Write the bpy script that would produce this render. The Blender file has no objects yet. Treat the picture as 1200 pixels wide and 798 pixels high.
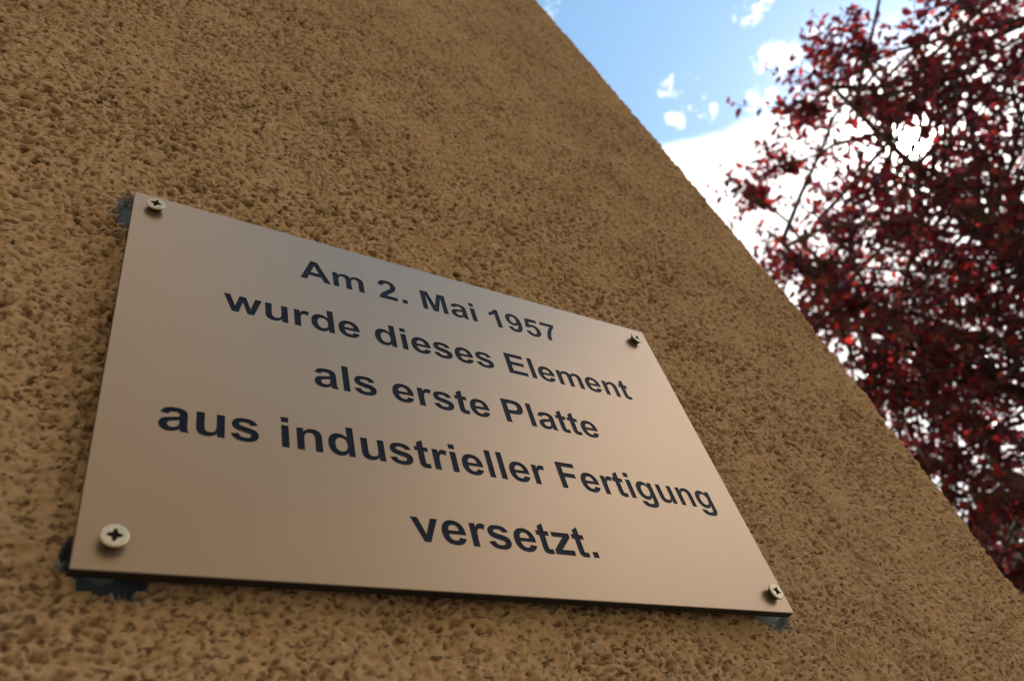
import bpy, bmesh, math, random
import numpy as np
from mathutils import Vector, Matrix
from mathutils import noise as mnoise
from mathutils.geometry import delaunay_2d_cdt

scene = bpy.context.scene
COL = scene.collection
random.seed(7)
MM = 0.001
BASE_Z = 1.69            # height of the sign's lower edge above the ground

# ------------------------------------------------------------------ camera
CAMP = Vector((-0.01624, -0.22686, BASE_Z - 0.14367))
cam_data = bpy.data.cameras.new("camera")
cam_data.sensor_width = 36.0
cam_data.lens = 27.864
cam_data.clip_start = 0.02
cam_data.clip_end = 2000.0
cam_data.dof.use_dof = True
cam_data.dof.focus_distance = 0.385
cam_data.dof.aperture_fstop = 13.0
cam_data.dof.aperture_blades = 0
cam = bpy.data.objects.new("camera", cam_data)
COL.objects.link(cam)
# right / up / forward of the camera, (x along wall, y into wall, z up)
r_ = Vector((0.84794, -0.47161, -0.24203))
u_ = Vector((-0.20862, -0.71663, 0.66552))
f_ = Vector((0.48731, 0.51383, 0.70605))
cam.matrix_world = Matrix(((r_.x, u_.x, -f_.x, CAMP.x), (r_.y, u_.y, -f_.y, CAMP.y),
                           (r_.z, u_.z, -f_.z, CAMP.z), (0, 0, 0, 1)))
scene.camera = cam

# ------------------------------------------------------------------ sky and sun
SUN = Vector((0.752, 0.088, 0.654)).normalized()
SUN_EL = math.asin(SUN.z)
SUN_AZ = math.atan2(SUN.x, SUN.y)          # clockwise from +y
world = bpy.data.worlds.new("World")
scene.world = world
world.use_nodes = True
nt = world.node_tree
nt.nodes.clear()
def N(t, typ, **kw):
    n = t.nodes.new(typ)
    for k, v in kw.items():
        setattr(n, k, v)
    return n
def L(t, a, b):
    t.links.new(a, b)
def math_node(t, op, a, b=None, c=None, clamp=False):
    n = N(t, 'ShaderNodeMath', operation=op, use_clamp=clamp)
    for i, v in enumerate((a, b, c)):
        if v is None:
            continue
        if isinstance(v, (int, float)):
            n.inputs[i].default_value = v
        else:
            L(t, v, n.inputs[i])
    return n.outputs[0]
def ramp(t, fac, lo, hi, a=0.0, b=1.0, smooth=True):
    n = N(t, 'ShaderNodeMapRange', interpolation_type='SMOOTHSTEP' if smooth else 'LINEAR')
    L(t, fac, n.inputs[0])
    n.inputs[1].default_value, n.inputs[2].default_value = lo, hi
    n.inputs[3].default_value, n.inputs[4].default_value = a, b
    return n.outputs[0]
out = N(nt, 'ShaderNodeOutputWorld')
sky = N(nt, 'ShaderNodeTexSky', sky_type='NISHITA', sun_disc=False)
sky.sun_elevation = SUN_EL
sky.sun_rotation = SUN_AZ
sky.air_density = 1.0
sky.dust_density = 0.1
bg_sky = N(nt, 'ShaderNodeBackground')
bg_sky.inputs[1].default_value = 0.097
hs = N(nt, 'ShaderNodeHueSaturation')
hs.inputs['Saturation'].default_value = 1.0
hs.inputs['Hue'].default_value = 0.484
L(nt, sky.outputs[0], hs.inputs['Color'])
L(nt, hs.outputs[0], bg_sky.inputs[0])
geo = N(nt, 'ShaderNodeTexCoord')
dirn = N(nt, 'ShaderNodeVectorMath', operation='NORMALIZE')
L(nt, geo.outputs['Generated'], dirn.inputs[0])
D = dirn.outputs[0]
sep = N(nt, 'ShaderNodeSeparateXYZ')
L(nt, D, sep.inputs[0])
# angle to the sun
dots = N(nt, 'ShaderNodeVectorMath', operation='DOT_PRODUCT')
L(nt, D, dots.inputs[0])
dots.inputs[1].default_value = SUN
cosang = dots.outputs['Value']
ang = math_node(nt, 'ARCCOSINE', math_node(nt, 'MINIMUM', cosang, 1.0))
# clouds: noise on the sky dome, a thick bank below about 50 degrees and loose puffs above it
nz = N(nt, 'ShaderNodeTexNoise', noise_dimensions='3D')
nz.inputs['Scale'].default_value = 5.0
nz.inputs['Detail'].default_value = 9.0
nz.inputs['Roughness'].default_value = 0.58
L(nt, D, nz.inputs['Vector'])
nz3 = N(nt, 'ShaderNodeTexNoise', noise_dimensions='3D')
nz3.inputs['Scale'].default_value = 55.0
nz3.inputs['Detail'].default_value = 5.0
nz3.inputs['Roughness'].default_value = 0.65
L(nt, D, nz3.inputs['Vector'])
nz2 = N(nt, 'ShaderNodeTexNoise', noise_dimensions='3D')
nz2.inputs['Scale'].default_value = 26.0
nz2.inputs['Detail'].default_value = 6.0
nz2.inputs['Roughness'].default_value = 0.6
L(nt, D, nz2.inputs['Vector'])
bank_h = math_node(nt, 'SUBTRACT', sep.outputs['Z'], math_node(nt, 'MULTIPLY', math_node(nt, 'MAXIMUM', sep.outputs['Y'], 0.0), 0.35))
bank = ramp(nt, bank_h, 0.680, 0.722, 1.0, 0.0)        # about the sine of the elevation
sunside = ramp(nt, ang, math.radians(62), math.radians(95), 1.0, 0.62)
field = math_node(nt, 'MULTIPLY', math_node(nt, 'MULTIPLY', bank, sunside), 0.62)
field = math_node(nt, 'MAXIMUM', field, ramp(nt, ang, math.radians(42), math.radians(62), 0.0, 0.62))  # unseen cloud veil away from the sun, added to neutralise the sign's reflections
field = math_node(nt, 'ADD', field, math_node(nt, 'MULTIPLY', math_node(nt, 'SUBTRACT', nz.outputs[0], 0.5), 0.6))
field = math_node(nt, 'ADD', field, math_node(nt, 'MULTIPLY', math_node(nt, 'SUBTRACT', nz2.outputs[0], 0.5), 0.5))
PUFFS = [((0.592, 0.180, 0.786), 0.9, 0.52), ((0.558, 0.172, 0.812), 0.8, 0.40), ((0.548, 0.182, 0.816), 0.6, 0.36), ((0.567, 0.164, 0.807), 0.6, 0.34),
         ((0.572, 0.204, 0.795), 0.7, 0.38), ((0.581, 0.060, 0.812), 1.2, 0.42), ((0.624, 0.096, 0.776), 1.2, 0.42),
         ((0.649, 0.054, 0.759), 1.5, 0.42), ((0.402, 0.177, 0.899), 1.0, 0.3), ((0.634, 0.136, 0.761), 1.1, 0.45),
         ((0.698, 0.025, 0.716), 2.0, 0.42)]
for d, size, amp in PUFFS:
    dn = N(nt, 'ShaderNodeVectorMath', operation='DOT_PRODUCT')
    L(nt, D, dn.inputs[0])
    dn.inputs[1].default_value = Vector(d).normalized()
    g = ramp(nt, dn.outputs['Value'], math.cos(math.radians(size * 1.7)), 1.0, 0.0, amp)
    k = math_node(nt, 'ADD', math_node(nt, 'MULTIPLY', math_node(nt, 'SUBTRACT', nz2.outputs[0], 0.5), 3.0), math_node(nt, 'MULTIPLY', math_node(nt, 'SUBTRACT', nz3.outputs[0], 0.5), 4.0))
    field = math_node(nt, 'MAXIMUM', field, math_node(nt, 'MULTIPLY', g, math_node(nt, 'ADD', k, 0.75)))
cloud = ramp(nt, field, 0.17, 0.56, 0.0, 1.0)
bg_cloud = N(nt, 'ShaderNodeBackground')
bg_cloud.inputs[0].default_value = (1.0, 0.97, 0.95, 1)
fall = math_node(nt, 'EXPONENT', math_node(nt, 'MULTIPLY', ang, -3.0))
cstr = math_node(nt, 'ADD', math_node(nt, 'MULTIPLY', fall, 4.3), 0.085)
var = ramp(nt, nz.outputs[0], 0.3, 0.7, 0.9, 1.07)
lowdim = ramp(nt, sep.outputs['Z'], 0.28, 0.62, 0.8, 1.0)
cstr = math_node(nt, 'MULTIPLY', math_node(nt, 'MULTIPLY', cstr, var), lowdim)
L(nt, math_node(nt, 'MINIMUM', cstr, 0.70), bg_cloud.inputs[1])
mixc = N(nt, 'ShaderNodeMixShader')
L(nt, cloud, mixc.inputs[0])
L(nt, bg_sky.outputs[0], mixc.inputs[1])
L(nt, bg_cloud.outputs[0], mixc.inputs[2])
# the sun's own disc and the bright air right round it
disc = ramp(nt, ang, math.radians(0.45), math.radians(0.8), 30.0, 0.0)
glow = math_node(nt, 'MULTIPLY', math_node(nt, 'EXPONENT', math_node(nt, 'MULTIPLY', ang, -34.0)), 9.0)
bg_sun = N(nt, 'ShaderNodeBackground')
bg_sun.inputs[0].default_value = (1.0, 0.97, 0.92, 1)
L(nt, math_node(nt, 'ADD', disc, glow), bg_sun.inputs[1])
addw = N(nt, 'ShaderNodeAddShader')
L(nt, mixc.outputs[0], addw.inputs[0])
L(nt, bg_sun.outputs[0], addw.inputs[1])
L(nt, addw.outputs[0], out.inputs[0])

sun_data = bpy.data.lights.new("sun", 'SUN')
sun_data.energy = 4.0
sun_data.angle = math.radians(0.53)
sun_data.color = (1.0, 0.95, 0.88)
sun = bpy.data.objects.new("sun", sun_data)
sun.rotation_euler = SUN.to_track_quat('Z', 'Y').to_euler()
COL.objects.link(sun)

scene.view_settings.view_transform = 'Standard'
scene.view_settings.look = 'None'
scene.view_settings.exposure = 1.38
scene.view_settings.gamma = 1.0
scene.view_settings.use_curve_mapping = False
scene.cycles.transparent_max_bounces = 8
scene.cycles.max_bounces = 8

# ------------------------------------------------------------------ helpers
def tag(o, label=None, cat=None, group=None, kind=None):
    for k, v in (('label', label), ('category', cat), ('group', group), ('kind', kind)):
        if v:
            o[k] = v
    return o
def empty(name, loc, label, cat, group=None):
    o = bpy.data.objects.new(name, None)
    o.empty_display_size = 0.05
    o.location = loc
    COL.objects.link(o)
    return tag(o, label, cat, group)
def link_mesh(name, me, mat=None, parent=None):
    if mat is not None and len(me.materials) == 0:
        me.materials.append(mat)
    o = bpy.data.objects.new(name, me)
    COL.objects.link(o)
    if parent is not None:
        o.parent = parent
        o.matrix_parent_inverse = Matrix.Identity(4)
    return o
def mesh(name, verts, faces, mat=None, parent=None, smooth=False):
    me = bpy.data.meshes.new(name)
    me.from_pydata([tuple(v) for v in verts], [], faces)
    if smooth:
        me.polygons.foreach_set('use_smooth', [True] * len(me.polygons))
    me.update()
    return link_mesh(name, me, mat, parent)
def box_data(x0, y0, z0, x1, y1, z1):
    v = [(x0, y0, z0), (x1, y0, z0), (x1, y1, z0), (x0, y1, z0), (x0, y0, z1), (x1, y0, z1), (x1, y1, z1), (x0, y1, z1)]
    f = [(3, 2, 1, 0), (4, 5, 6, 7), (0, 1, 5, 4), (1, 2, 6, 5), (2, 3, 7, 6), (3, 0, 4, 7)]
    return v, f
class MB:
    def __init__(s): s.v = []; s.f = []
    def add(s, v, f):
        o = len(s.v); s.v += list(v); s.f += [tuple(i + o for i in q) for q in f]; return s
    def box(s, *a): return s.add(*box_data(*a))
    def tube(s, pts, rads, n=6):
        o = len(s.v)
        for i, p in enumerate(pts):
            a = pts[max(i - 1, 0)]; b = pts[min(i + 1, len(pts) - 1)]
            t = (b - a).normalized()
            x = t.orthogonal().normalized(); y = t.cross(x)
            if i and (x.dot(px) < 0.9):
                x = (px - t * px.dot(t)).normalized(); y = t.cross(x)
            px = x
            for k in range(n):
                w = 2 * math.pi * k / n
                s.v.append(p + (x * math.cos(w) + y * math.sin(w)) * rads[i])
        for i in range(len(pts) - 1):
            for k in range(n):
                k2 = (k + 1) % n
                s.f.append((o + i * n + k, o + i * n + k2, o + (i + 1) * n + k2, o + (i + 1) * n + k))
        s.f.append(tuple(o + (len(pts) - 1) * n + k for k in range(n)))
        return s
    def build(s, name, mat, parent=None, smooth=False): return mesh(name, s.v, s.f, mat, parent, smooth)

def material(name):
    m = bpy.data.materials.new(name)
    m.use_nodes = True
    t = m.node_tree
    return m, t, t.nodes['Principled BSDF'], t.nodes['Material Output']
def noise(t, scale, detail=4, rough=0.55, vec=None):
    n = N(t, 'ShaderNodeTexNoise')
    n.inputs['Scale'].default_value = scale
    n.inputs['Detail'].default_value = detail
    n.inputs['Roughness'].default_value = rough
    if vec is not None:
        L(t, vec, n.inputs['Vector'])
    return n.outputs[0]
def mixrgb(t, fac, a, b):
    n = N(t, 'ShaderNodeMix', data_type='RGBA')
    if isinstance(fac, (int, float)): n.inputs[0].default_value = fac
    else: L(t, fac, n.inputs[0])
    for i, v in ((6, a), (7, b)):
        if isinstance(v, tuple): n.inputs[i].default_value = (*v, 1)
        else: L(t, v, n.inputs[i])
    return n.outputs[2]
def bump(t, h, strength, dist, bsdf):
    n = N(t, 'ShaderNodeBump')
    n.inputs['Strength'].default_value = strength
    n.inputs['Distance'].default_value = dist
    L(t, h, n.inputs['Height'])
    L(t, n.outputs[0], bsdf.inputs['Normal'])
def simple(name, color, rough=0.6, metal=0.0, var=0.12, scale=8.0, bmp=0.0):
    m, t, b, o = material(name)
    tc = N(t, 'ShaderNodeTexCoord').outputs['Object']
    n = noise(t, scale, 5, 0.6, tc)
    L(t, mixrgb(t, n, tuple(c * (1 - var) for c in color), tuple(min(1, c * (1 + var)) for c in color)), b.inputs['Base Color'])
    b.inputs['Roughness'].default_value = rough
    b.inputs['Metallic'].default_value = metal
    if bmp: bump(t, n, 0.6, bmp, b)
    return m

# ------------------------------------------------------------------ materials
def make_stucco():
    m, t, b, o = material('ochre_render')
    tc = N(t, 'ShaderNodeTexCoord').outputs['Object']
    n1 = noise(t, 9, 4, 0.6, tc); n2 = noise(t, 380, 4, 0.6, tc); n3 = noise(t, 2.2, 3, 0.5, tc); n4 = noise(t, 1500, 3, 0.7, tc)
    base = mixrgb(t, ramp(t, n1, 0.35, 0.65), (0.595, 0.338, 0.170), (0.65, 0.385, 0.205))
    base = mixrgb(t, ramp(t, n3, 0.45, 0.75), base, (0.64, 0.425, 0.245))
    base = mixrgb(t, ramp(t, n2, 0.30, 0.70), base, (0.69, 0.45, 0.225))
    # shade in the pits, painted in as a dark brown
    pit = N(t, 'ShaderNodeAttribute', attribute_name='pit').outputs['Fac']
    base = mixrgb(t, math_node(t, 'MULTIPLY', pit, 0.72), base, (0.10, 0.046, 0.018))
    chip = N(t, 'ShaderNodeAttribute', attribute_name='chip').outputs['Fac']
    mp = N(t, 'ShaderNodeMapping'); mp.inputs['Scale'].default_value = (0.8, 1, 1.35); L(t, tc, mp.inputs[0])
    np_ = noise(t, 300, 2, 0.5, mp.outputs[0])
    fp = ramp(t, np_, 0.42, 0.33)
    base = mixrgb(t, math_node(t, 'MULTIPLY', fp, 0.72), base, (0.15, 0.065, 0.026))  # finer pits, their shade also painted into the colour
    rimf = N(t, 'ShaderNodeAttribute', attribute_name='rim').outputs['Fac']
    grey = mixrgb(t, ramp(t, n2, 0.35, 0.65), (0.22, 0.28, 0.33), (0.56, 0.64, 0.70))
    base = mixrgb(t, math_node(t, 'MULTIPLY', rimf, ramp(t, n2, 0.40, 0.55)), base, grey)
    base = mixrgb(t, chip, base, (0.13, 0.165, 0.20))
    mw = N(t, 'ShaderNodeMapping'); mw.inputs['Scale'].default_value = (14, 14, 2.2); L(t, tc, mw.inputs[0])
    wet = noise(t, 1, 5, 0.65, mw.outputs[0])
    base = mixrgb(t, ramp(t, wet, 0.50, 0.72, 0.0, 0.35), base, (0.33, 0.215, 0.125))
    # pale mineral specks
    sp = noise(t, 210, 1, 0.4, tc)
    base = mixrgb(t, ramp(t, sp, 0.775, 0.80), base, (0.52, 0.54, 0.56))
    L(t, base, b.inputs['Base Color'])
    b.inputs['Roughness'].default_value = 0.88
    b.inputs['Specular IOR Level'].default_value = 0.25
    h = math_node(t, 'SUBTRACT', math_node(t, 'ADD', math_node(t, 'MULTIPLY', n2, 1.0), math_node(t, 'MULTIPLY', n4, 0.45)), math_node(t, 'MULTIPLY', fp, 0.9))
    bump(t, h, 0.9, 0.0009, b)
    return m
def make_plate():
    m, t, b, o = material('satin_bronze_aluminium')
    tc = N(t, 'ShaderNodeTexCoord').outputs['Object']
    n = noise(t, 14, 4, 0.6, tc)
    f = noise(t, 2600, 2, 0.6, tc)
    sm = noise(t, 35, 5, 0.7, tc)
    col = mixrgb(t, ramp(t, n, 0.3, 0.7), (0.525, 0.378, 0.258), (0.54, 0.39, 0.268))
    dust = noise(t, 330, 1, 0.4, tc)
    col = mixrgb(t, ramp(t, dust, 0.80, 0.83), col, (0.40, 0.33, 0.26))
    L(t, col, b.inputs['Base Color'])
    b.inputs['Metallic'].default_value = 0.8
    r = math_node(t, 'ADD', ramp(t, sm, 0.25, 0.75, 0.325, 0.345), math_node(t, 'MULTIPLY', f, 0.03))
    L(t, r, b.inputs['Roughness'])
    mp = N(t, 'ShaderNodeMapping'); mp.inputs['Scale'].default_value = (60, 60, 2600); L(t, tc, mp.inputs[0])
    br = noise(t, 1, 3, 0.6, mp.outputs[0])
    bump(t, math_node(t, 'ADD', f, math_node(t, 'MULTIPLY', br, 0.8)), 0.3, 0.00002, b)
    return m
def make_leaf(name, dark, light, trans):
    m, t, b, o = material(name)
    g = N(t, 'ShaderNodeNewGeometry').outputs['Random Per Island']
    oi = N(t, 'ShaderNodeObjectInfo').outputs['Random']
    r = math_node(t, 'POWER', math_node(t, 'FRACT', math_node(t, 'ADD', g, oi)), 3.2)
    base = mixrgb(t, r, dark, light)
    L(t, base, b.inputs['Base Color'])
    b.inputs['Roughness'].default_value = 0.42
    b.inputs['Specular IOR Level'].default_value = 0.45
    tr = N(t, 'ShaderNodeBsdfTranslucent')
    L(t, mixrgb(t, r, trans[0], trans[1]), tr.inputs[0])
    mx = N(t, 'ShaderNodeMixShader')
    mx.inputs[0].default_value = 0.36
    L(t, b.outputs[0], mx.inputs[1]); L(t, tr.outputs[0], mx.inputs[2])
    L(t, mx.outputs[0], o.inputs[0])
    return m
M = {}
M['stucco'] = make_stucco()
M['plate'] = make_plate()
M['edge'] = simple('black_core_edge', (0.005, 0.005, 0.006), 0.6)
M['paint'] = simple('navy_engraving_paint', (0.004, 0.009, 0.026), 0.5, 0.0, 0.3, 300)
M['paint'].node_tree.nodes['Principled BSDF'].inputs['Specular IOR Level'].default_value = 0.2
M['screw'] = simple('zinc_screw', (0.74, 0.61, 0.41), 0.34, 1.0, 0.35, 1400, 0.0005)
M['screw_side'] = simple('shade_painted_screw_shoulder', (0.10, 0.08, 0.06), 0.6, 0.4)  # shade under the screw head, painted as a dark colour
M['recess'] = simple('dark_screw_recess', (0.10, 0.085, 0.06), 0.6, 0.6)  # dark tone inside the cross recess
M['spacer'] = simple('grey_plastic_spacer', (0.30, 0.36, 0.41), 0.35, 0.0, 0.1, 200)
M['purple_leaf'] = make_leaf('purple_leaf', (0.026, 0.009, 0.017), (0.046, 0.011, 0.018), ((0.10, 0.009, 0.034), (0.78, 0.055, 0.035)))
M['green_leaf'] = make_leaf('green_leaf', (0.05, 0.09, 0.02), (0.09, 0.13, 0.03), ((0.25, 0.40, 0.04), (0.45, 0.55, 0.06)))
M['bark'] = simple('dark_bark', (0.030, 0.022, 0.020), 0.9, 0, 0.5, 14, 0.01)
M['house_panel'] = simple('blue_grey_panel', (0.24, 0.30, 0.33), 0.8, 0, 0.12, 1.5)
M['house_trim'] = simple('pale_grey_trim', (0.48, 0.55, 0.58), 0.6, 0, 0.08, 3)
M['glass'] = simple('window_glass', (0.03, 0.04, 0.05), 0.06)
M['roof'] = simple('roof_felt', (0.06, 0.06, 0.06), 0.9)
M['paving'] = simple('grey_paving', (0.10, 0.09, 0.075), 0.9, 0, 0.2, 6, 0.002)
M['kerb'] = simple('concrete_kerb', (0.38, 0.36, 0.33), 0.9, 0, 0.15, 9)
M['grass'] = simple('lawn', (0.07, 0.10, 0.03), 0.95, 0, 0.4, 3, 0.02)

# ------------------------------------------------------------------ ground
GR = mesh('ground', [(-900, -900, -0.1), (900, -900, -0.1), (900, 900, -0.1), (-900, 900, -0.1)], [(0, 1, 2, 3)], M['grass'])
tag(GR, kind='structure')
b_ = MB(); b_.box(-14, -9.0, -0.3, 8.2, 0.0, 0.0)
tag(b_.build('pavement', M['paving']), kind='structure')
b_ = MB(); b_.box(-14, -9.12, -0.3, 8.32, -9.003, 0.02); b_.box(8.203, -9.0, -0.3, 8.32, 0.0, 0.02)
tag(b_.build('kerb', M['kerb']), kind='structure')

# ------------------------------------------------------------------ the rendered wall
rng = np.random.default_rng(11)
LAT = rng.random((256, 256)).astype(np.float32)
LJX = rng.random((256, 256)).astype(np.float32)
LJY = rng.random((256, 256)).astype(np.float32)
def vnoise(x, y, off=0):
    xi = np.floor(x).astype(np.int32); yi = np.floor(y).astype(np.int32)
    fx = x - xi; fy = y - yi
    fx = fx * fx * (3 - 2 * fx); fy = fy * fy * (3 - 2 * fy)
    a = LAT[(xi + off) & 255, yi & 255]; b = LAT[(xi + 1 + off) & 255, yi & 255]
    c = LAT[(xi + off) & 255, (yi + 1) & 255]; d = LAT[(xi + 1 + off) & 255, (yi + 1) & 255]
    return (a * (1 - fx) + b * fx) * (1 - fy) + (c * (1 - fx) + d * fx) * fy
def worley(x, y, off=0):
    xi = np.floor(x).astype(np.int32); yi = np.floor(y).astype(np.int32)
    d1 = np.full(x.shape, 9.0, np.float32)
    for dx in (-1, 0, 1):
        for dy in (-1, 0, 1):
            cx = xi + dx; cy = yi + dy
            px = cx + LJX[(cx + off) & 255, (cy + 3 * off) & 255]; py = cy + LJY[(cx + off) & 255, (cy + 3 * off) & 255]
            d1 = np.minimum(d1, (px - x) ** 2 + (py - y) ** 2)
    return np.sqrt(d1)
def sstep(a, b, x):
    t = np.clip((x - a) / (b - a), 0, 1)
    return t * t * (3 - 2 * t)

WALL_Y = 0.0                        # mean plane of the render; the sign's face stands at -0.0065
Z0 = BASE_Z
def xedge(z):
    z = (z + .14367) / 1.0157 - .14367
    return -.01624 + 1.0157 * (.01624 + np.interp(z, [-2, 0.035, 0.244, 0.32, 0.39, 0.50, 0.63, 0.81, 1.005, 1.35, 2.0, 12], [.546, .5455, .5445, .5425, .537, .529, .519, .501, .4795, .45, .43, .43]))
CR = 0.007                          # corner radius
def stucco(x, z):
    """height of the render above its mean plane and how deep a pit lies, both from wall coordinates in metres"""
    wx = x + 0.0016 * (vnoise(x * 260, z * 260, 40) - .5) + 0.005 * (vnoise(x * 60, z * 60, 17) - .5)
    wz = z + 0.0016 * (vnoise(x * 260 + 50, z * 260 + 9, 60) - .5) + 0.005 * (vnoise(x * 60 + 30, z * 60, 27) - .5)
    ra = wx * .848 + wz * .53; rb = -wx * .53 + wz * .848
    big = vnoise(wx * 45, wz * 45, 5) - .5
    mid = vnoise(ra * 170, rb * 180, 9) - .5
    g1 = vnoise(ra * 430, rb * 440, 3) - .5          # sand grains, about 2 to 4 mm
    g2 = vnoise(rb * 820, ra * 830, 8) - .5
    dens = vnoise(wx * 26, wz * 34, 91) * .6 + vnoise(wx * 90, wz * 100, 92) * .4
    rag = 0.16 * (g1 + .5)
    zf = sstep(-0.01, 0.16, z)
    dens = dens - 0.21 * (1 - zf)
    w = worley(wx * 150, wz * 235, 21) + rag
    hole = sstep(0.30 + .35 * (dens - .5), 0.13 + .2 * (dens - .5), w)
    w2 = worley(wx * 270, wz * 400, 57) + rag - 0.05 * (1 - zf)
    hole2 = sstep(0.30 + .35 * (dens - .5), 0.14 + .2 * (dens - .5), w2)
    w3 = 0.4 * (1 - zf) + worley(wx * 72, wz * 120, 101) + 0.10 * (g1 + .5) + 0.08 * g2
    hole3 = sstep(0.24 + .3 * (dens - .5), 0.11 + .2 * (dens - .5), w3)
    pit = np.maximum(np.maximum(hole, hole2 * .8), hole3)
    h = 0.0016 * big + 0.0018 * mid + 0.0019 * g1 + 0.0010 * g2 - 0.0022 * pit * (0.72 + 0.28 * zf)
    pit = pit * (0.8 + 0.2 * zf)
    return h, pit
CHIPS = [(0.0075, 0.1945, 0.0140), (0.0095, 0.0105, 0.0108), (0.2995, 0.0095, 0.0115), (0.0165, 0.0045, 0.0064), (0.288, 0.186, 0.010)]
def grid_axis(segs):
    out_ = [segs[0][0]]
    for a, b, d0, d1 in segs:
        x = a
        while True:
            d = d0 + (d1 - d0) * (x - a) / (b - a)
            x += d
            if x >= b - 0.3 * d:
                break
            out_.append(x)
        out_.append(b)
    return np.array(out_, np.float64)
def rings(a, b, n):
    return list(np.linspace(a, b, n))
# s runs along the face, round the corner and on along the side wall; the corner starts at s = xe - CR
sx = grid_axis([(-0.125, 0.0, 0.0007, 0.0006), (0.0, 0.30, 0.0006, 0.0008), (0.30, 0.575, 0.0008, 0.0010), (0.575, 0.64, 0.0011, 0.006)])
sx = np.concatenate([[-9.0, -4.0, -1.5, -0.6, -0.3, -0.2, -0.16, -0.14], sx, [0.70, 0.9, 1.5, 3.0, 8.0]])
sz = grid_axis([(-0.055, 0.25, 0.0006, 0.00075), (0.25, 1.03, 0.00075, 0.0014)])
sz = np.concatenate([[-BASE_Z, -1.2, -0.6, -0.3, -0.15, -0.1, -0.075], sz, [1.06, 1.1, 1.2, 1.5, 2.2, 4.0, 7.0, 9.6]])
S, Z = np.meshgrid(sx.astype(np.float32), sz.astype(np.float32), indexing='xy')
XE = xedge(Z).astype(np.float32)
S2 = S + (XE - 0.5455) * sstep(0.33, 0.53, S)         # the gable end leans in a little towards the top
h, pit = stucco(S2, Z)
dense = sstep(-0.135, -0.12, S) * sstep(0.66, 0.60, S) * sstep(-0.07, -0.05, Z) * sstep(1.06, 1.03, Z)
chip = np.zeros_like(S); rim = np.zeros_like(S)
jag = (vnoise(S2 * 420, Z * 420, 12) - .5) * 0.0040 + (vnoise(S2 * 1000, Z * 1000, 52) - .5) * 0.0018
for cx, cz, r in CHIPS:
    d = np.hypot(S2 - cx, Z - cz) + jag
    chip = np.maximum(chip, sstep(r + 0.0004, r - 0.0006, d)); rim = np.maximum(rim, sstep(r + 0.0013, r + 0.0002, d + jag * .6))
h = h * (1 - chip) + chip * (-0.0050 + 0.0007 * (vnoise(S2 * 800, Z * 800, 71) - .5))
pit = pit * (1 - chip)
h = h * dense
over = S2 - (XE - CR)                                   # arc length past the start of the corner
ang_ = np.clip(over / CR, 0, math.pi / 2)
px_ = np.where(over <= 0, S2, (XE - CR) + np.sin(ang_) * CR)
py_ = np.where(over <= 0, 0, CR - np.cos(ang_) * CR) + np.maximum(over - CR * math.pi / 2, 0)
nx_, ny_ = np.sin(ang_), -np.cos(ang_)
nx_ = np.where(over <= 0, 0, nx_); ny_ = np.where(over <= 0, -1, ny_)
edge_wave = (0.0036 * (vnoise(Z * 34, Z * 0 + 3, 2) - .5) + 0.0022 * (vnoise(Z * 130, Z * 0 + 5, 6) - .5)) * sstep(-0.03, 0.0, over)
VX = px_ + nx_ * (h + edge_wave); VY = WALL_Y + py_ + ny_ * h; VZ = Z + Z0
nr, nc = S.shape
co = np.stack([VX, VY, VZ], -1).reshape(-1, 3).astype(np.float32)
idx = np.arange(nr * nc, dtype=np.int32).reshape(nr, nc)
quads = np.stack([idx[:-1, :-1], idx[:-1, 1:], idx[1:, 1:], idx[1:, :-1]], -1).reshape(-1, 4)
me = bpy.data.meshes.new('rendered_facade')
me.vertices.add(len(co)); me.vertices.foreach_set('co', co.ravel())
me.loops.add(quads.size); me.loops.foreach_set('vertex_index', quads.ravel())
me.polygons.add(len(quads))
me.polygons.foreach_set('loop_start', np.arange(0, quads.size, 4, dtype=np.int32))
me.polygons.foreach_set('use_smooth', np.ones(len(quads), dtype=bool))
me.update(calc_edges=True)
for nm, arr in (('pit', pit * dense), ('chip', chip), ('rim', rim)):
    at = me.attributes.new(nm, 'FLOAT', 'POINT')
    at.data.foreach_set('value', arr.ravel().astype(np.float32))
print('WALL quads', len(quads), nr, nc)
house = empty('apartment_building', (0, 0, 0), 'ochre rendered apartment building whose rough gable corner carries the metal sign', 'building')
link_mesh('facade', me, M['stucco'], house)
b_ = MB()
b_.add([(-9, 0.0, 0), (-9, 8, 0), (-9, 8, Z0 + 9.6), (-9, 0.0, Z0 + 9.6)], [(0, 3, 2, 1)])
b_.build('side_wall', M['stucco'], house)
b_ = MB()
b_.add([(-9, 8, 0), (.546, 8, 0), (.43, 8, Z0 + 9.6), (-9, 8, Z0 + 9.6)], [(0, 3, 2, 1)])
b_.build('rear_wall', M['stucco'], house)
b_ = MB(); b_.box(-9.15, -0.15, Z0 + 9.602, 0.7, 8.2, Z0 + 9.85)
b_.build('roof', M['roof'], house)

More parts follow.
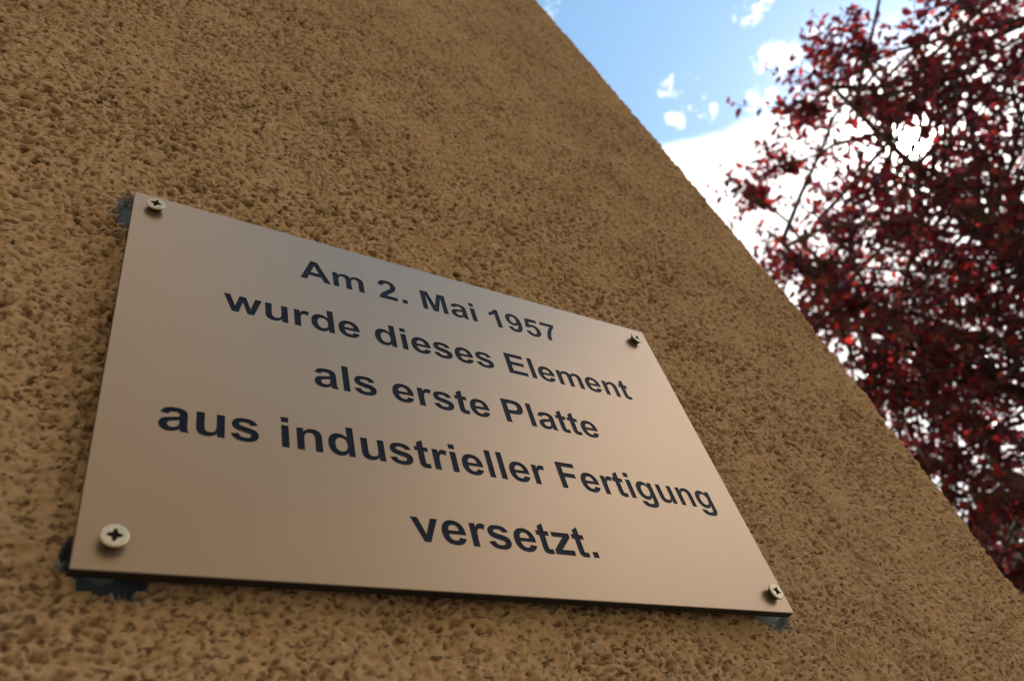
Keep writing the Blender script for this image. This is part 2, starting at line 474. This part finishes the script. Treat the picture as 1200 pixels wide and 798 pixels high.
# ------------------------------------------------------------------ letters: outlines of a bold grotesque
GL = {
'n': (1251, "M1113 0H832V542Q832 714 814 764.5Q796 815 755.5 843Q715 871 658 871Q585 871 527 831Q469 791 447.5 725Q426 659 426 481V0H145V1062H406V906Q545 1086 756 1086Q849 1086 926 1052.5Q1003 1019 1042.5 967Q1082 915 1097.5 849Q1113 783 1113 660Z"),
'e': (1139, "M762 338L1042 291Q988 137 871.5 56.5Q755 -24 580 -24Q303 -24 170 157Q65 302 65 523Q65 787 203 936.5Q341 1086 552 1086Q789 1086 926 929.5Q1063 773 1057 450H353Q356 325 421 255.5Q486 186 583 186Q649 186 694 222Q739 258 762 338ZM778 622Q775 744 715 807.5Q655 871 569 871Q477 871 417 804Q357 737 358 622Z"),
'a': (1139, "M357 738L102 784Q145 938 250 1012Q355 1086 562 1086Q750 1086 842 1041.5Q934 997 971.5 928.5Q1009 860 1009 677L1006 349Q1006 209 1019.5 142.5Q1033 76 1070 0H792Q781 28 765 83Q758 108 755 116Q683 46 601 11Q519 -24 426 -24Q262 -24 167.5 65Q73 154 73 290Q73 380 116 450.5Q159 521 236.5 558.5Q314 596 460 624Q657 661 733 693V721Q733 802 693 836.5Q653 871 542 871Q467 871 425 841.5Q383 812 357 738ZM733 510Q679 492 562 467Q445 442 409 418Q354 379 354 319Q354 260 398 217Q442 174 510 174Q586 174 655 224Q706 262 722 317Q733 353 733 454Z"),
's': (1139, "M48 303L330 346Q348 264 403 221.5Q458 179 557 179Q666 179 721 219Q758 247 758 294Q758 326 738 347Q717 367 644 384Q304 459 213 521Q87 607 87 760Q87 898 196 992Q305 1086 534 1086Q752 1086 858 1015Q964 944 1004 805L739 756Q722 818 674.5 851Q627 884 539 884Q428 884 380 853Q348 831 348 796Q348 766 376 745Q414 717 638.5 666Q863 615 952 541Q1040 466 1040 332Q1040 186 918 81Q796 -24 557 -24Q340 -24 213.5 64Q87 152 48 303Z"),
't': (682, "M634 1062V838H442V410Q442 280 447.5 258.5Q453 237 472.5 223Q492 209 520 209Q559 209 633 236L657 18Q559 -24 435 -24Q359 -24 298 1.5Q237 27 208.5 67.5Q180 108 169 177Q160 226 160 375V838H31V1062H160V1273L442 1437V1062Z"),
'u': (1251, "M847 0V159Q789 74 694.5 25Q600 -24 495 -24Q388 -24 303 23Q218 70 180 155Q142 240 142 390V1062H423V574Q423 350 438.5 299.5Q454 249 495 219.5Q536 190 599 190Q671 190 728 229.5Q785 269 806 327.5Q827 386 827 614V1062H1108V0Z"),
'r': (797, "M416 0H135V1062H396V911Q463 1018 516.5 1052Q570 1086 638 1086Q734 1086 823 1033L736 788Q665 834 604 834Q545 834 504 801.5Q463 769 439.5 684Q416 599 416 328Z"),
'd': (1251, "M1121 0H860V156Q795 65 706.5 20.5Q618 -24 528 -24Q345 -24 214.5 123.5Q84 271 84 535Q84 805 211 945.5Q338 1086 532 1086Q710 1086 840 938V1466H1121ZM371 554Q371 384 418 308Q486 198 608 198Q705 198 773 280.5Q841 363 841 527Q841 710 775 790.5Q709 871 606 871Q506 871 438.5 791.5Q371 712 371 554Z"),
'm': (1821, "M126 1062H385V917Q524 1086 716 1086Q818 1086 893 1044Q968 1002 1016 917Q1086 1002 1167 1044Q1248 1086 1340 1086Q1457 1086 1538 1038.5Q1619 991 1659 899Q1688 831 1688 679V0H1407V607Q1407 765 1378 811Q1339 871 1258 871Q1199 871 1147 835Q1095 799 1072 729.5Q1049 660 1049 510V0H768V582Q768 737 753 782Q738 827 706.5 849Q675 871 621 871Q556 871 504 836Q452 801 429.5 735Q407 669 407 516V0H126Z"),
'w': (1593, "M357 0 L21 1062H294L493 366L676 1062H947L1124 366L1327 1062H1604L1263 0H993L810 683L630 0Z"),
'v': (1139, "M438 0 L10 1062H305L505 520L563 339Q586 408 592 430Q606 475 622 520L824 1062H1113L691 0Z"),
'z': (1024, "M32 0V219L430 676Q528 788 575 835Q526 832 446 831L71 829V1062H950V863L544 395L401 241Q518 248 546 248H981V0Z"),
'g': (1251, "M121 -70L442 -109Q450 -165 479 -186Q519 -216 605 -216Q715 -216 770 -183Q807 -161 826 -112Q839 -77 839 17V172Q713 0 521 0Q307 0 182 181Q84 324 84 537Q84 804 212.5 945Q341 1086 532 1086Q729 1086 857 913V1062H1120V109Q1120 -79 1089 -172Q1058 -265 1002 -318Q946 -371 852.5 -401Q759 -431 616 -431Q346 -431 233 -338.5Q120 -246 120 -104Q120 -90 121 -70ZM372 553Q372 384 437.5 305.5Q503 227 599 227Q702 227 773 307.5Q844 388 844 546Q844 711 776 791Q708 871 604 871Q503 871 437.5 792.5Q372 714 372 553Z"),
'i': (569, "M147 1206V1466H428V1206ZM147 0V1062H428V0Z"),
'l': (569, "M147 0V1466H428V0Z"),
'A': (1479, "M1471 0H1149L1021 333H435L314 0H0L571 1466H884ZM926 580L724 1124L526 580Z"),
'E': (1366, "M149 0V1466H1236V1218H445V893H1181V646H445V247H1264V0Z"),
'F': (1251, "M151 0V1466H1156V1218H447V871H1059V623H447V0Z"),
'P': (1366, "M149 0V1466H624Q894 1466 976 1444Q1102 1411 1187 1300.5Q1272 1190 1272 1015Q1272 880 1223 788Q1174 696 1098.5 643.5Q1023 591 945 574Q839 553 638 553H445V0ZM445 1218V802H607Q782 802 841 825Q900 848 933.5 897Q967 946 967 1011Q967 1091 920 1143Q873 1195 801 1208Q748 1218 588 1218Z"),
'M': (1706, "M145 0V1466H588L854 466L1117 1466H1561V0H1286V1154L995 0H710L420 1154V0Z"),
'1': (1139, "M806 0H525V1059Q371 915 162 846V1101Q272 1137 401 1237.5Q530 1338 578 1472H806Z"),
'2': (1139, "M1036 261V0H51Q67 148 147 280.5Q227 413 463 632Q653 809 696 872Q754 959 754 1044Q754 1138 703.5 1188.5Q653 1239 564 1239Q476 1239 424 1186Q372 1133 364 1010L84 1038Q109 1270 241 1371Q373 1472 571 1472Q788 1472 912 1355Q1036 1238 1036 1064Q1036 965 1000.5 875.5Q965 786 888 688Q837 623 704 501Q571 379 535.5 339Q500 299 478 261Z"),
'5': (1139, "M91 377L371 406Q383 311 442 255.5Q501 200 578 200Q666 200 727 271.5Q788 343 788 487Q788 622 727.5 689.5Q667 757 570 757Q449 757 353 650L125 683L269 1446H1012V1183H482L438 934Q532 981 630 981Q817 981 947 845Q1077 709 1077 492Q1077 311 972 169Q829 -25 575 -25Q372 -25 244 84Q116 193 91 377Z"),
'7': (1139, "M87 1186V1447H1047V1243Q928 1126 805 907Q682 688 617.5 441.5Q553 195 554 1H283Q290 305 408.5 621Q527 937 725 1186Z"),
'9': (1139, "M93 339L365 369Q375 286 417 246Q459 206 528 206Q615 206 676 286Q737 366 754 618Q648 495 489 495Q316 495 190.5 628.5Q65 762 65 976Q65 1199 197.5 1335.5Q330 1472 535 1472Q758 1472 901 1299.5Q1044 1127 1044 732Q1044 330 895 152Q746 -26 507 -26Q335 -26 229 65.5Q123 157 93 339ZM729 953Q729 1089 666.5 1164Q604 1239 522 1239Q444 1239 392.5 1177.5Q341 1116 341 976Q341 834 397 767.5Q453 701 537 701Q618 701 673.5 765Q729 829 729 953Z"),
'.': (569, "M147 0V281H428V0Z"),
' ': (569, ""),
}
import re
def contours(path):
    res = []; cur = []; pos = (0, 0)
    for cmd, args in re.findall(r'([MLHVQZ])([^MLHVQZ]*)', path):
        a = [float(v) for v in re.findall(r'-?[\d.]+', args)]
        if cmd == 'M': cur = [(a[0], a[1])]; pos = (a[0], a[1])
        elif cmd == 'L': pos = (a[0], a[1]); cur.append(pos)
        elif cmd == 'H': pos = (a[0], pos[1]); cur.append(pos)
        elif cmd == 'V': pos = (pos[0], a[0]); cur.append(pos)
        elif cmd == 'Q':
            p0 = pos; p1 = (a[0], a[1]); p2 = (a[2], a[3])
            for k in (1, 2, 3, 4):
                t = k / 4
                cur.append(tuple((1 - t) ** 2 * p0[i] + 2 * t * (1 - t) * p1[i] + t * t * p2[i] for i in (0, 1)))
            pos = p2
        elif cmd == 'Z':
            if math.hypot(cur[0][0] - cur[-1][0], cur[0][1] - cur[-1][1]) < 1: cur.pop()
            res.append(cur)
    return res
def inside(pt, polys):
    x, y = pt; c = False
    for p in polys:
        j = p[-1]
        for q in p:
            if (q[1] > y) != (j[1] > y) and x < (j[0] - q[0]) * (y - q[1]) / (j[1] - q[1]) + q[0]:
                c = not c
            j = q
    return c

SW, SH = 0.300, 0.1975
FACE = -0.0095            # y of the sign's front face
PT = 0.0040               # plate thickness, raised so the black edge also stands for the contact shadow
LINES = [("Am 2. Mai 1957", 74.9, 224.3, 163.9), ("wurde dieses Element", 40.0, 261.2, 127.9), ("als erste Platte", 77.1, 224.4, 92.2),
         ("aus industrieller Fertigung", 19.2, 283.0, 56.4), ("versetzt.", 109.3, 194.7, 20.3)]
EM = 21.08
sign = empty('engraved_sign', (0, FACE, BASE_Z), 'satin bronze metal plaque engraved with five lines of German text, screwed to the rough wall', 'sign')
all_polys = []; letters = []
for text, x0, x1, base in LINES:
    adv = 0; items = []
    for ch in text:
        w, p = GL[ch]; items.append((ch, adv, contours(p))); adv += w
    xs = [x + a for ch, a, cs in items for c in cs for x, y in c]
    lo, hi = min(xs), max(xs)
    kx = (x1 - x0) / (hi - lo) * MM
    ky = EM / 2048 * MM
    line_letters = []
    for ch, a, cs in items:
        if not cs: continue
        polys = [[(x0 * MM + (a + x - lo) * kx, base * MM + y * ky) for x, y in c] for c in cs]
        line_letters.append((ch, polys)); all_polys += polys
    letters.append((text, line_letters))
def rounded_rect(w, h, inset, r, n=4):
    pts = []
    for cx, cy, a0 in ((w - inset - r, inset + r, -90), (w - inset - r, h - inset - r, 0), (inset + r, h - inset - r, 90), (inset + r, inset + r, 180)):
        for k in range(n + 1):
            a = math.radians(a0 + 90 * k / n)
            pts.append((cx + r * math.cos(a), cy + r * math.sin(a)))
    return pts
ring0 = rounded_rect(SW, SH, 0.0, 0.0006)
ring1 = rounded_rect(SW, SH, 0.00025, 0.0004)
def triangulate(polys):
    vs = []; es = []
    for p in polys:
        o = len(vs); vs += [Vector(q) for q in p]; es += [(o + i, o + (i + 1) % len(p)) for i in range(len(p))]
    r = delaunay_2d_cdt(vs, es, [], 0, 1e-8)
    return [tuple(v) for v in r[0]], [tuple(f) for f in r[2]]
tv, tf = triangulate([ring1] + all_polys)
# keep triangles inside the ring and outside every letter (even-odd over everything)
npolys = [np.array(p) for p in all_polys + [ring1]]
cent = np.array([[sum(tv[i][k] for i in f) / 3 for k in (0, 1)] for f in tf])
par = np.zeros(len(cent), bool)
for p in npolys:
    q = np.roll(p, 1, 0)
    for (ax, ay), (bx, by) in zip(p, q):
        if ay == by: continue
        m_ = ((ay > cent[:, 1]) != (by > cent[:, 1])) & (cent[:, 0] < (bx - ax) * (cent[:, 1] - ay) / (by - ay) + ax)
        par ^= m_
pv = [(x, 0.0, z) for x, z in tv]
pf = [f for f, k in zip(tf, par) if k]
o = len(pv); n = len(ring0)
for ring, y in ((ring1, 0.0), (ring0, 0.00025), (ring0, PT), (ring0, PT)):
    pv += [(x, y, z) for x, z in ring]
plate_faces = list(pf)
for i in range(n):
    j = (i + 1) % n
    plate_faces.append((o + i, o + n + i, o + n + j, o + j))
side = []
for i in range(n):
    j = (i + 1) % n
    side.append((o + n + i, o + 2 * n + i, o + 2 * n + j, o + n + j))
plate = mesh('plate', pv, plate_faces + side + [tuple(o + 3 * n + i for i in range(n))], M['plate'], sign)
plate.data.materials.append(M['edge'])
for p in plate.data.polygons[len(plate_faces):]:
    p.material_index = 1
DEP = 0.00028
for text, lls in letters:
    lx = min(x for _, ps in lls for p in ps for x, _ in p); lz = min(z for _, ps in lls for p in ps for _, z in p)
    holder = None
    for ch, polys in lls:
        v2, f2 = triangulate(polys)
        f2 = [f for f in f2 if inside((sum(v2[i][0] for i in f) / 3, sum(v2[i][1] for i in f) / 3), polys)]
        vv = [(x, DEP, z) for x, z in v2]; ff = list(f2)
        for p in polys:
            o = len(vv)
            vv += [(x, 0.0, z) for x, z in p] + [(x, DEP, z) for x, z in p]
            k = len(p)
            ff += [(o + i, o + (i + 1) % k, o + k + (i + 1) % k, o + k + i) for i in range(k)]
        L_ = mesh('letter', vv, ff, M['paint'], sign)
# screws and spacers
HR = 0.0041
def make_screw():
    v = []; f = []
    prof = [(0.0027, 0.0), (0.0029, 0.0004), (0.0039, 0.0022), (HR, 0.0025), (HR, 0.0029), (0.00395, 0.00305), (0.0036, 0.00312)]
    K = 28
    for r, y in prof:
        v += [(r * math.cos(2 * math.pi * k / K), -y, r * math.sin(2 * math.pi * k / K)) for k in range(K)]
    for i in range(len(prof) - 1):
        f += [(i * K + k, i * K + (k + 1) % K, (i + 1) * K + (k + 1) % K, (i + 1) * K + k) for k in range(K)]
    cross = []
    a, b, c = 0.0022, 0.00042, 0.00070
    for q in range(4):
        ca, sa = math.cos(q * math.pi / 2), math.sin(q * math.pi / 2)
        for x, z in ((a, -b), (a * 1.04, 0), (a, b), (c * 1.25, c * 1.25)):
            cross.append((x * ca - z * sa, x * sa + z * ca))
    top = [(0.0036 * math.cos(2 * math.pi * k / K), 0.0036 * math.sin(2 * math.pi * k / K)) for k in range(K)]
    v2, f2 = triangulate([top, cross])
    f2 = [q for q in f2 if inside((sum(v2[i][0] for i in q) / 3, sum(v2[i][1] for i in q) / 3), [top, cross])]
    o = len(v); v += [(x, -0.00312, z) for x, z in v2]; f += [tuple(o + i for i in q) for q in f2]
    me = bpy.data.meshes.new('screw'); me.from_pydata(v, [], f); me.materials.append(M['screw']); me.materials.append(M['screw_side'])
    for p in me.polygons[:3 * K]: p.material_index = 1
    me.polygons.foreach_set('use_smooth', [i < (len(prof) - 1) * K for i in range(len(me.polygons))])
    me.update()
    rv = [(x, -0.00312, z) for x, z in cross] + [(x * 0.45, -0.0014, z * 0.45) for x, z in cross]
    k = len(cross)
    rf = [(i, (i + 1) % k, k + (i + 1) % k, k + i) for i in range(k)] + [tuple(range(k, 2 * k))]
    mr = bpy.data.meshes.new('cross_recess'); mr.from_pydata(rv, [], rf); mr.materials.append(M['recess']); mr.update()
    return me, mr
scr, rec = make_screw()
SCREWS = [(9.1, 187.8, 12, 3, -4, 0), (287.8, 185.1, 40, -4, 3, 0), (291.4, 9.2, 25, 2, 3, 0), (9.9, 9.9, 2, -2, 2, 0.0002)]
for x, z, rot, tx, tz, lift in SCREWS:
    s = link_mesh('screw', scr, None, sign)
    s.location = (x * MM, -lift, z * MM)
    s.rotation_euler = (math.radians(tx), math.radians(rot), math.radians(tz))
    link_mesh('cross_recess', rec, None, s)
SP = [(9.0, 187.8, 5.5), (287.8, 185.1, 5.5), (291.0, 9.6, 10.4), (9.9, 9.9, 5.5)]
for x, z, r in SP:
    K = 40
    v = []
    for rr, y in ((r * 0.97, PT), (r, PT + 0.0003), (r, 0.0145)):
        v += [(rr * MM * math.cos(2 * math.pi * k / K), y, rr * MM * math.sin(2 * math.pi * k / K)) for k in range(K)]
    f = [(i * K + k, (i + 1) * K + k, (i + 1) * K + (k + 1) % K, i * K + (k + 1) % K) for i in (0, 1) for k in range(K)]
    f.append(tuple(range(K)))
    s = mesh('spacer', v, f, M['spacer'], sign, True)
    s.location = (x * MM, 0.0, z * MM)

# ------------------------------------------------------------------ trees
def leaf_mesh(name, mat, w=0.5):
    # unit length along +y, folded along the midrib and curled
    v = [(0, -0.12, 0), (0, 0.0, 0), (-.26 * w * 2, .28, .07), (0, .30, -.02), (.26 * w * 2, .28, .07), (-.25 * w * 2, .58, .04), (0, .62, -.05), (.25 * w * 2, .58, .04), (0, 1.0, -.14)]
    f = [(1, 3, 2), (1, 4, 3), (2, 3, 6, 5), (3, 4, 7, 6), (5, 6, 8), (6, 7, 8)]
    me = bpy.data.meshes.new(name); me.from_pydata(v, [], f); me.materials.append(mat); me.update()
    return me
def in_view(p):
    q = p - CAMP
    z = q.dot(f_)
    if z < 0.1: return False
    return abs(q.dot(r_) / z) < 0.66 and abs(q.dot(u_) / z) < 0.45
def make_tree(name, label, base, centre, radii, n_limb, n_sec, n_twig, leaf_len, per_twig, mat, seed, n_parts=300, sun_gap=False, trunk_r=0.09, lobe=None):
    rnd = random.Random(seed)
    base = Vector(base); centre = Vector(centre)
    root = empty(name, base, label, 'tree')
    fork = Vector((base.x, base.y, max(1.5, centre.z - radii[2] * 0.95))) + Vector((rnd.uniform(-.1, .1), rnd.uniform(-.1, .1), 0))
    def in_crown(lo, hi):
        while True:
            d = Vector((rnd.gauss(0, 1), rnd.gauss(0, 1), rnd.gauss(0, 1))).normalized()
            r = rnd.uniform(lo ** 3, hi ** 3) ** (1 / 3)
            lump = 1.0 + 0.11 * math.sin(3.1 * d.x + 5 * d.y + seed) * math.cos(4.3 * d.z + 2 * d.x)
            if lobe and rnd.random() < lobe[2]:
                return Vector(lobe[0]) + Vector((d.x * lobe[1][0], d.y * lobe[1][1], d.z * lobe[1][2])) * r * lump
            return centre + Vector((d.x * radii[0], d.y * radii[1], d.z * radii[2])) * r * lump
    def curve(a, b, n, sag, first=None):
        d = b - a; pts = []
        side_ = Vector((rnd.uniform(-1, 1), rnd.uniform(-1, 1), rnd.uniform(-.3, 1))) * sag * d.length
        for i in range(n + 1):
            t = i / n
            p = a.lerp(b, t) + side_ * math.sin(math.pi * t)
            if 0 < i < n: p += Vector((rnd.uniform(-1, 1), rnd.uniform(-1, 1), rnd.uniform(-1, 1))) * 0.02 * d.length
            pts.append(p)
        return pts
    tr = MB()
    tp = [base - Vector((0, 0, .15)), base + Vector((0, 0, .05)), base.lerp(fork, .5) + Vector((.03, .02, 0)), fork]
    tr.tube([p - base for p in tp], [trunk_r * 1.5, trunk_r * 1.15, trunk_r, trunk_r * .85], 10)
    tr.build('trunk', M['bark'], root, True)
    br = MB(); limbs = []; secs = []
    for i in range(n_limb):
        w = 2 * math.pi * (i + rnd.random() * .6) / n_limb
        el = rnd.uniform(0.1, 1.35)
        d = Vector((math.cos(w) * math.cos(el), math.sin(w) * math.cos(el), math.sin(el)))
        tgt = centre + Vector((d.x * radii[0], d.y * radii[1], d.z * radii[2])) * .86
        if lobe and i % 4 == 0: tgt = Vector(lobe[0]) + Vector((d.x * lobe[1][0], d.y * lobe[1][1], (d.z - .5) * lobe[1][2])) * .86
        pts = curve(fork, tgt, 7, 0.10)
        limbs.append(pts)
        br.tube([p - base for p in pts], [trunk_r * .62 * (1 - .82 * k / 7) for k in range(8)], 6)
    for i in range(n_sec):
        l = rnd.choice(limbs); t = rnd.uniform(.22, .98) * 7; k = min(int(t), 6)
        a = l[k].lerp(l[k + 1], t - k)
        best = None
        for _ in range(10):
            q = in_crown(.2, 1.0)
            if best is None or (q - a).length < (best - a).length: best = q
        pts = curve(a, best, 5, .12)
        secs.append(pts)
        br.tube([p - base for p in pts], [.016 * (1 - .7 * j / 5) for j in range(6)], 5)
    leaves = []
    from mathutils.kdtree import KDTree
    sp = [(l, k, j / 3) for l in secs for k in range(5) for j in range(3)]
    kd = KDTree(len(sp))
    for i, (l, k, t) in enumerate(sp): kd.insert(l[k].lerp(l[k + 1], t), i)
    kd.balance()
    for i in range(n_twig):
        q = in_crown(.15, 1.0)
        if not in_view(q) and rnd.random() < .6: continue
        if mnoise.noise(q * 1.9) < .0 and rnd.random() < .82: continue
        a, ix, dist = kd.find(q)
        l, k, t = sp[ix]
        if dist > 0.25 and rnd.random() < .85: a = q.lerp(a, rnd.uniform(.22, .5) / dist) if dist > .5 else a
        d = ((q - a).normalized() * 1.2 + (a - centre).normalized() * .3 + (l[k + 1] - l[k]).normalized() * .5 + Vector((rnd.gauss(0, .55), rnd.gauss(0, .55), rnd.gauss(0.15, .5)))).normalized()
        ln = rnd.uniform(.18, .46)
        b = a + d * ln
        if sun_gap and any(((w - SUN * w.dot(SUN)).length < .10) for w in (a - CAMP, b - CAMP, (a + b) / 2 - CAMP)): continue
        pts = curve(a, b, 3, .1)
        if i % 2 == 0 or in_view(a):
            br.tube([p - base for p in pts], [.004, .0032, .0025, .0015], 3)
        m = rnd.randint(per_twig - 4, per_twig + 4)
        for j in range(m):
            t = (j + .5) / m * 3; k = min(int(t), 2)
            p = pts[k].lerp(pts[k + 1], t - k)
            az = j * 2.4 + rnd.uniform(-.5, .5)
            s = d.orthogonal().normalized(); s2 = d.cross(s)
            out_ = (s * math.cos(az) + s2 * math.sin(az)) * .85 + d * .5 + Vector((0, 0, -.25))
            out_.normalize()
            size = leaf_len * rnd.uniform(.65, 1.2)
            up = Vector((rnd.gauss(0, .5), rnd.gauss(0, .5), 1))
            leaves.append((p + out_ * size * .14, out_, up, size))
    br.build('branches', M['bark'], root, True)
    if sun_gap:   # leaves cleared along the camera-to-sun line to shape the bright sun spot
        keep = []
        for q in leaves:
            w = q[0] - CAMP
            off = (w - SUN * w.dot(SUN)).length
            if off > 0.078 + 0.02 * rnd.random(): keep.append(q)
        leaves = keep
    lm = leaf_mesh('leaf', mat)
    base_v = np.array([v.co[:] for v in lm.vertices], np.float32)
    polys = [tuple(p.vertices) for p in lm.polygons]
    mats = []
    for p, o_, up, size in leaves:
        y = o_; x = y.cross(up)
        if x.length < 1e-3: x = y.orthogonal()
        x.normalize(); z = x.cross(y)
        mats.append((p - base, x, y, z, size))
    order = sorted(range(len(leaves)), key=lambda i: (-(leaves[i][3] / (leaves[i][0] - CAMP).length) if in_view(leaves[i][0]) else 1.0))
    single = set(order[:n_parts])
    for i in list(order[:n_parts]):
        p, x, y, z, size = mats[i]
        o_ = link_mesh('leaf', lm, None, root)
        o_.matrix_local = Matrix(((x.x * size, y.x * size, z.x * size, p.x), (x.y * size, y.y * size, z.y * size, p.y), (x.z * size, y.z * size, z.z * size, p.z), (0, 0, 0, 1)))
    rest = [i for i in range(len(mats)) if i not in single]
    R_ = np.array([[[mats[i][1][k], mats[i][2][k], mats[i][3][k]] for k in range(3)] for i in rest], np.float32) * np.array([mats[i][4] for i in rest], np.float32)[:, None, None]
    T_ = np.array([mats[i][0][:] for i in rest], np.float32)
    V = (np.einsum('nij,vj->nvi', R_, base_v) + T_[:, None, :]).reshape(-1, 3)
    nv = len(base_v)
    loops = []; starts = []; c = 0
    for p in polys: starts.append(c); c += len(p)
    one = np.array([i for p in polys for i in p], np.int32)
    li = (one[None, :] + (np.arange(len(rest)) * nv)[:, None]).ravel().astype(np.int32)
    ls = (np.array(starts)[None, :] + (np.arange(len(rest)) * c)[:, None]).ravel().astype(np.int32)
    me = bpy.data.meshes.new('foliage')
    me.vertices.add(len(V)); me.vertices.foreach_set('co', V.ravel())
    me.loops.add(len(li)); me.loops.foreach_set('vertex_index', li)
    me.polygons.add(len(ls)); me.polygons.foreach_set('loop_start', ls)
    me.update(calc_edges=True)
    fo = link_mesh('foliage', me, mat, root)
    fo['kind'] = 'stuff'
    print(name, 'leaves', len(leaves))
    return root
make_tree('purple_leaved_plum_tree', 'purple leaved plum tree with dark red backlit leaves beyond the wall corner',
          (4.9, 0.15, -0.1), (4.9, 0.15, 4.32), (2.0, 2.1, 2.2), 15, 560, 8000, 0.060, 12, M['purple_leaf'], 5, 300, True, 0.09, ((4.7, 1.35, 3.1), (1.6, 1.5, 1.3), 0.27))
make_tree('green_tree', 'green leaved tree half hidden behind the purple plum tree',
          (12.5, 0.6, -0.1), (12.5, 0.6, 5.0), (2.6, 2.6, 3.2), 9, 90, 700, 0.11, 14, M['green_leaf'], 9, 40, False, 0.14)

# ------------------------------------------------------------------ house beyond the trees
def far_house():
    X0, Y0, X1, Y1, H = 17.5, 3.5, 29.0, 17.0, 8.2
    root = empty('grey_apartment_house', (X0, Y0, 0), 'blue grey panelled apartment house glimpsed through the red leaves at lower right', 'building')
    b = MB(); b.box(0, 0, -0.3, X1 - X0, Y1 - Y0, H); b.build('wall', M['house_panel'], root)
    b = MB(); b.box(-.25, -.25, H + .003, X1 - X0 + .25, Y1 - Y0 + .25, H + .28); b.build('roof', M['roof'], root)
    b = MB()
    for k in range(5):
        y = k * 3.35
        b.box(-.09, y - .12 + .13, 0, -.003, y + .13, H - .02)
    b.build('corner_strips', M['house_trim'], root)
    b = MB()
    for k in range(1, 4):
        b.box(-.06, 0.3, k * 2.7 - .08, -.003, Y1 - Y0 - .2, k * 2.7 + .04)
    b.build('storey_bands', M['house_trim'], root)
    def win(face, a, z):
        fr = MB(); w, h = 1.3, 1.35
        def bx(m, a0, z0, a1, z1, d0, d1):
            if face == 'x': m.box(-d1, a0, z0, -d0, a1, z1)
            else: m.box(a0, -d1, z0, a1, -d0, z1)
        for q in ((a, z, a + w, z + .08), (a, z + h - .08, a + w, z + h), (a, z + .08, a + .08, z + h - .08), (a + w - .08, z + .08, a + w, z + h - .08), (a + w / 2 - .04, z + .08, a + w / 2 + .04, z + h - .08)):
            bx(fr, *q, .002, .07)
        o_ = fr.build('window', M['house_trim'], root)
        pn = MB(); bx(pn, a + .08, z + .08, a + w - .08, z + h - .08, .002, .02); pn.build('pane', M['glass'], o_)
        sl = MB(); bx(sl, a - .05, z - .06, a + w + .05, z - .003, .002, .16); sl.build('sill', M['house_trim'], o_)
    for st in range(3):
        for k in range(4):
            win('x', .95 + k * 3.35, st * 2.7 + .95)
        for k in range(3):
            win('y', 1.4 + k * 3.6, st * 2.7 + .95)
    for st in (1, 2):
        for k in (0, 2):
            y0 = .75 + k * 3.35
            bm = MB(); bm.box(-1.15, y0 - .2, st * 2.7 - .02, -.1, y0 + 2.0, st * 2.7 + .1)
            bo = bm.build('balcony', M['house_trim'], root)
            rl = MB(); rl.box(-1.15, y0 - .2, st * 2.7 + .95, -1.1, y0 + 2.0, st * 2.7 + 1.0)
            for j in range(12):
                yy = y0 - .18 + j * .19
                rl.box(-1.14, yy, st * 2.7 + .1, -1.11, yy + .03, st * 2.7 + .95)
            rl.build('railing', M['house_panel'], bo)
far_house()

def added_opposite_house():  # out of view; added to block low light and tint the sign's reflections
    X0, X1, Y1, D, H = -31.0, 10.5, -14.0, 11.0, 15.0
    root = empty('added_apartment_block', (X0, Y1 - D, 0), 'unseen long beige apartment block, added to block low sky light and warm the metal sign', 'building')
    b = MB(); b.box(0, 0, -0.3, X1 - X0, D, H); b.build('wall', M['block_wall'], root)
    b = MB(); b.box(-.3, -.3, H + .003, X1 - X0 + .3, D + .3, H + .35); b.build('roof', M['roof'], root)
    fm = None
    for st in range(5):
        for k in range(13):
            x, z = 1.0 + k * 3.15, st * 2.85 + .95
            if fm is None:
                f = MB()
                for q in ((0, 0, 1.5, .08), (0, 1.37, 1.5, 1.45), (0, .08, .08, 1.37), (1.42, .08, 1.5, 1.37), (.71, .08, .79, 1.37)):
                    f.box(q[0], .002, q[1], q[2], .07, q[3])
                w = f.build('window', M['house_trim'], root); fm = w.data
                p = MB(); p.box(.08, .002, .08, 1.42, .02, 1.37); pn = p.build('pane', M['glass'], w); pm = pn.data
            else:
                w = link_mesh('window', fm, None, root); link_mesh('pane', pm, None, w)
            w.location = (x, D, z)
M['block_wall'] = simple('beige_panel', (0.70, 0.58, 0.42), 0.85, 0, 0.1, 0.8)
added_opposite_house()

def copy_tree(o, parent=None):
    c = o.copy(); COL.objects.link(c); c.parent = parent
    for ch in list(o.children): copy_tree(ch, c)
    return c
gt = bpy.data.objects['green_tree']
gt['group'] = 'green trees around the lawn'
g2 = copy_tree(gt); g2.location = (11.0, -7.5, -0.1)  # copy out of view, added to darken the sign's lower right reflection
g2['label'] = 'unseen green leaved tree, added to darken the lower right reflection in the sign'
